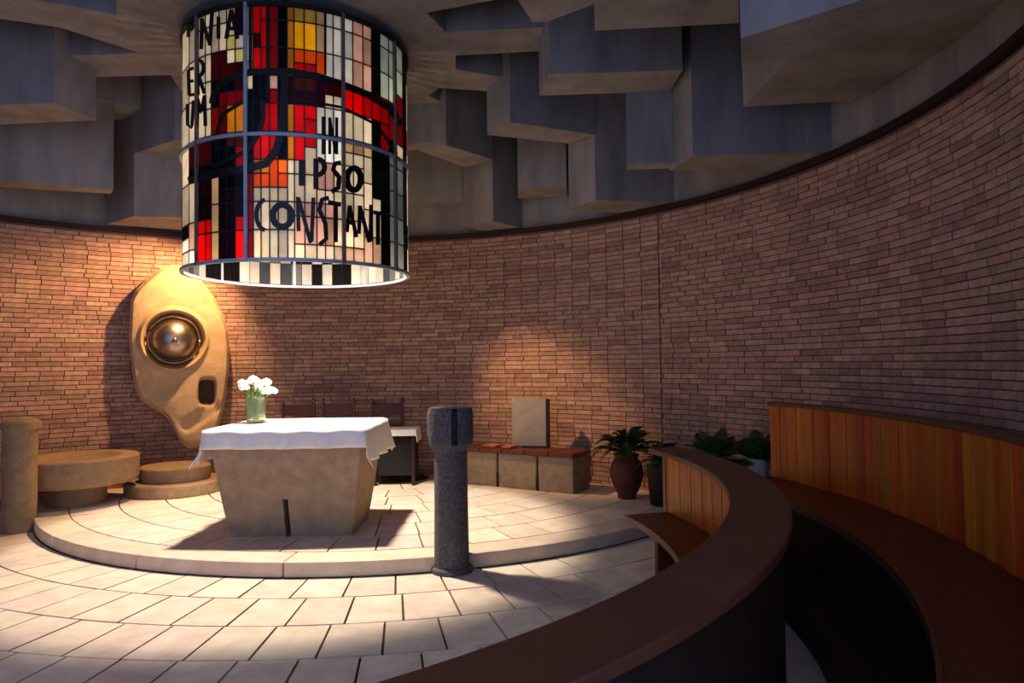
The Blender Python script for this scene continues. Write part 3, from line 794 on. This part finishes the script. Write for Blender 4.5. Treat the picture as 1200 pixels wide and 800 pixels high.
def pot_plant(name,loc,label,pot,potm,nf,L,w,hp,seed,leafM=LEAF,elr=(.7,1.4),droop=1.0):
    e=empty(name,loc,label,'plant'); R_=random.Random(seed)
    lathe('pot',pot,potm,e,32)
    lathe('soil',[(pot[-2][0]*.9,hp-.03),(pot[-2][0]*.9,hp-.02)],GROUT,e,24)
    for i in range(nf):
        frond('frond',e,(.02*math.cos(i),.02*math.sin(i),hp-.02),i*2.4+R_.uniform(-.3,.3),R_.uniform(*elr),L*R_.uniform(.7,1.1),w,leafM,droop*R_.uniform(.7,1.15))
    return e
p1=onz(737,586,PZ); p1=Vector((p1.x,p1.y+.12,PZ))
urn=[(.085,0),(.10,.01),(.10,.04),(.15,.14),(.185,.26),(.165,.38),(.12,.44),(.14,.48),(.12,.48),(.10,.42)]
pot_plant('potted_fern',p1,'drooping green fern in a dark clay urn left of the curved bench',urn,POT,40,.80,.12,.46,3,elr=(.75,1.5),droop=1.05)
p2=ony(768,560,7.25); p2=Vector((p2.x,p2.y,PZ if (p2.xy-PC.xy).length<PR else 0))
pot_plant('potted_fern',p2+Vector((.10,.08,0)),'darker fern in a black pot just behind the end of the curved bench',[(.13,0),(.14,.02),(.17,.36),(.18,.40),(.165,.40),(.15,.36)],DARKW,32,.70,.11,.39,5,elr=(.8,1.5),droop=1.05)
# stand with two pale pots behind the curved bench
sl=ony(862,540,6.45); sl=Vector((sl.x,sl.y,0))
stn=empty('plant_stand',sl,'dark low plant stand behind the end of the curved bench','stand',rz=-.55)
box('top',-.32,.32,-.16,.16,.46,.50,DARKW,stn,.005)
for sx in (-.28,.28):
    for sy in (-.13,.13): box('leg',sx-.02,sx+.02,sy-.02,sy+.02,0,.46,DARKW,stn)
for i,(dx,seed,lab) in enumerate(((-.19,11,'leafy dark plant in a pale grey pot, left one on the plant stand'),(.20,12,'leafy dark plant in a pale grey pot next to the outer bench end'))):
    w_=sl+Vector((math.cos(-.55)*dx,math.sin(-.55)*dx,.50))
    pot_plant('potted_plant',w_,lab,[(.07,0),(.075,.01),(.09,.19),(.095,.22),(.085,.22),(.075,.18)],GREYPOT,26,.46,.11,.21,seed,elr=(.2,1.3),droop=.5)

# ================================================================== curved benches
ib=empty('curved_bench',(IC.x+3.6,IC.y,0),'curved mahogany bench facing the altar, its broad top rail in the foreground','bench')
def bp_(o,r=ib): return rparent(o,r)
IA0,IA1=-112,16.2
bp_(arcbox('cap_rail',IC,3.70,3.97,IA0,IA1,.885,.925,CAPW,None,n=64,bevel=.006))
bp_(arcbox('back_panel',IC,3.875,3.93,IA0+.3,IA1-.2,.03,.885,DARKW,None,n=64))  # shadow on the bench's outer back is put into this black colour
bp_(arcbox('seat',IC,3.50,3.85,IA0,IA1,.385,.42,SEATW,None,n=64,bevel=.005))
bp_(arcbox('seat_edge',IC,3.485,3.50,IA0,IA1,.375,.422,CAPW,None,n=64))
k=0; a=IA0+.3; da=math.degrees(.095/3.85)
while a<IA1-.25:
    e=min(a+da,IA1-.2); bp_(arcbox('back_plank',IC,3.845+.003*(k%2),3.875,a+.03,e-.03,.42,.885,WOOD,None,n=1)); a=e; k+=1
bp_(arcbox('end_post',IC,3.84,3.935,IA1-.2,IA1+.5,.0,.885,SEATW,None,n=1))
for a in (-100,-80,-60,-42,-26,-12,0,11):
    bp_(arcbox('seat_support',IC,3.60,3.84,a-.45,a+.45,0,.385,SEATW,None,n=1))

ob=empty('outer_bench',(OC.x+4.8,OC.y,0),'outer curved mahogany bench with tall plank back along the right brick wall','bench')
OA0,OA1=-39,17.6
bq=lambda o: rparent(o,ob)
bq(arcbox('cap_rail',OC,5.0,5.10,OA0,OA1,1.215,1.245,CAPW,None,n=40,bevel=.005))
bq(arcbox('back_panel',OC,5.05,5.08,OA0,OA1,.0,1.215,DARKW,None,n=40))
bq(arcbox('seat',OC,4.54,5.02,OA0,OA1,.58,.615,SEATW,None,n=40,bevel=.005))
bq(arcbox('seat_edge',OC,4.522,4.54,OA0,OA1,.57,.618,CAPW,None,n=40))
bq(arcbox('seat_front',OC,4.60,4.63,OA0,OA1,.2,.58,DARKW,None,n=40))
k=0; a=OA0; da=math.degrees(.105/5.02)
bq(arcbox('foot_plinth',OC,4.25,4.60,OA0,OA1,0,.2,DARKW,None,n=40))  # near-black colour carries the darkness low in the aisle
while a<OA1-.05:
    e=min(a+da,OA1); bq(arcbox('back_plank',OC,5.018+.004*(k%2),5.05,a+.03,e-.03,.615,1.215,WOOD,None,n=1)); a=e; k+=1

# ================================================================== spot lamps of the room
def lampbody(name,loc,target,label):
    e=empty(name,loc,label,'spotlight','ceiling spotlights')
    d=(Vector(target)-Vector(loc)).normalized(); 
    cn=tube('can',[-d*.17,-d*.03],.055,LEAD,e,16); tube('bezel',[-d*.04,-d*.02],.062,LEAD,cn,16)
    tube('stem',[-d*.16,(-d.x*.16,-d.y*.16,L3-loc[2])],.012,LEAD,e,8)
    return e
s1=wp+nrm*.98+tan*.36; s1.z=3.33; t1=wp+tan*(-.75); t1.z=1.4
lampbody('spotlight',s1,t1,'small black ceiling spotlight aimed at the carved sculpture, behind the drum')
spot('sculpture_spot',s1,t1,400,(1,.56,.24),112,.7,.03)
s2=Vector((-1.45,8.2,3.1)); t2=Vector((.45,8.85,.75))
lampbody('spotlight',s2,t2,'small black ceiling spotlight aimed at the long stone bench, behind the drum')
spot('bench_spot',s2,t2,420,(1,.58,.26),50,1,.04)
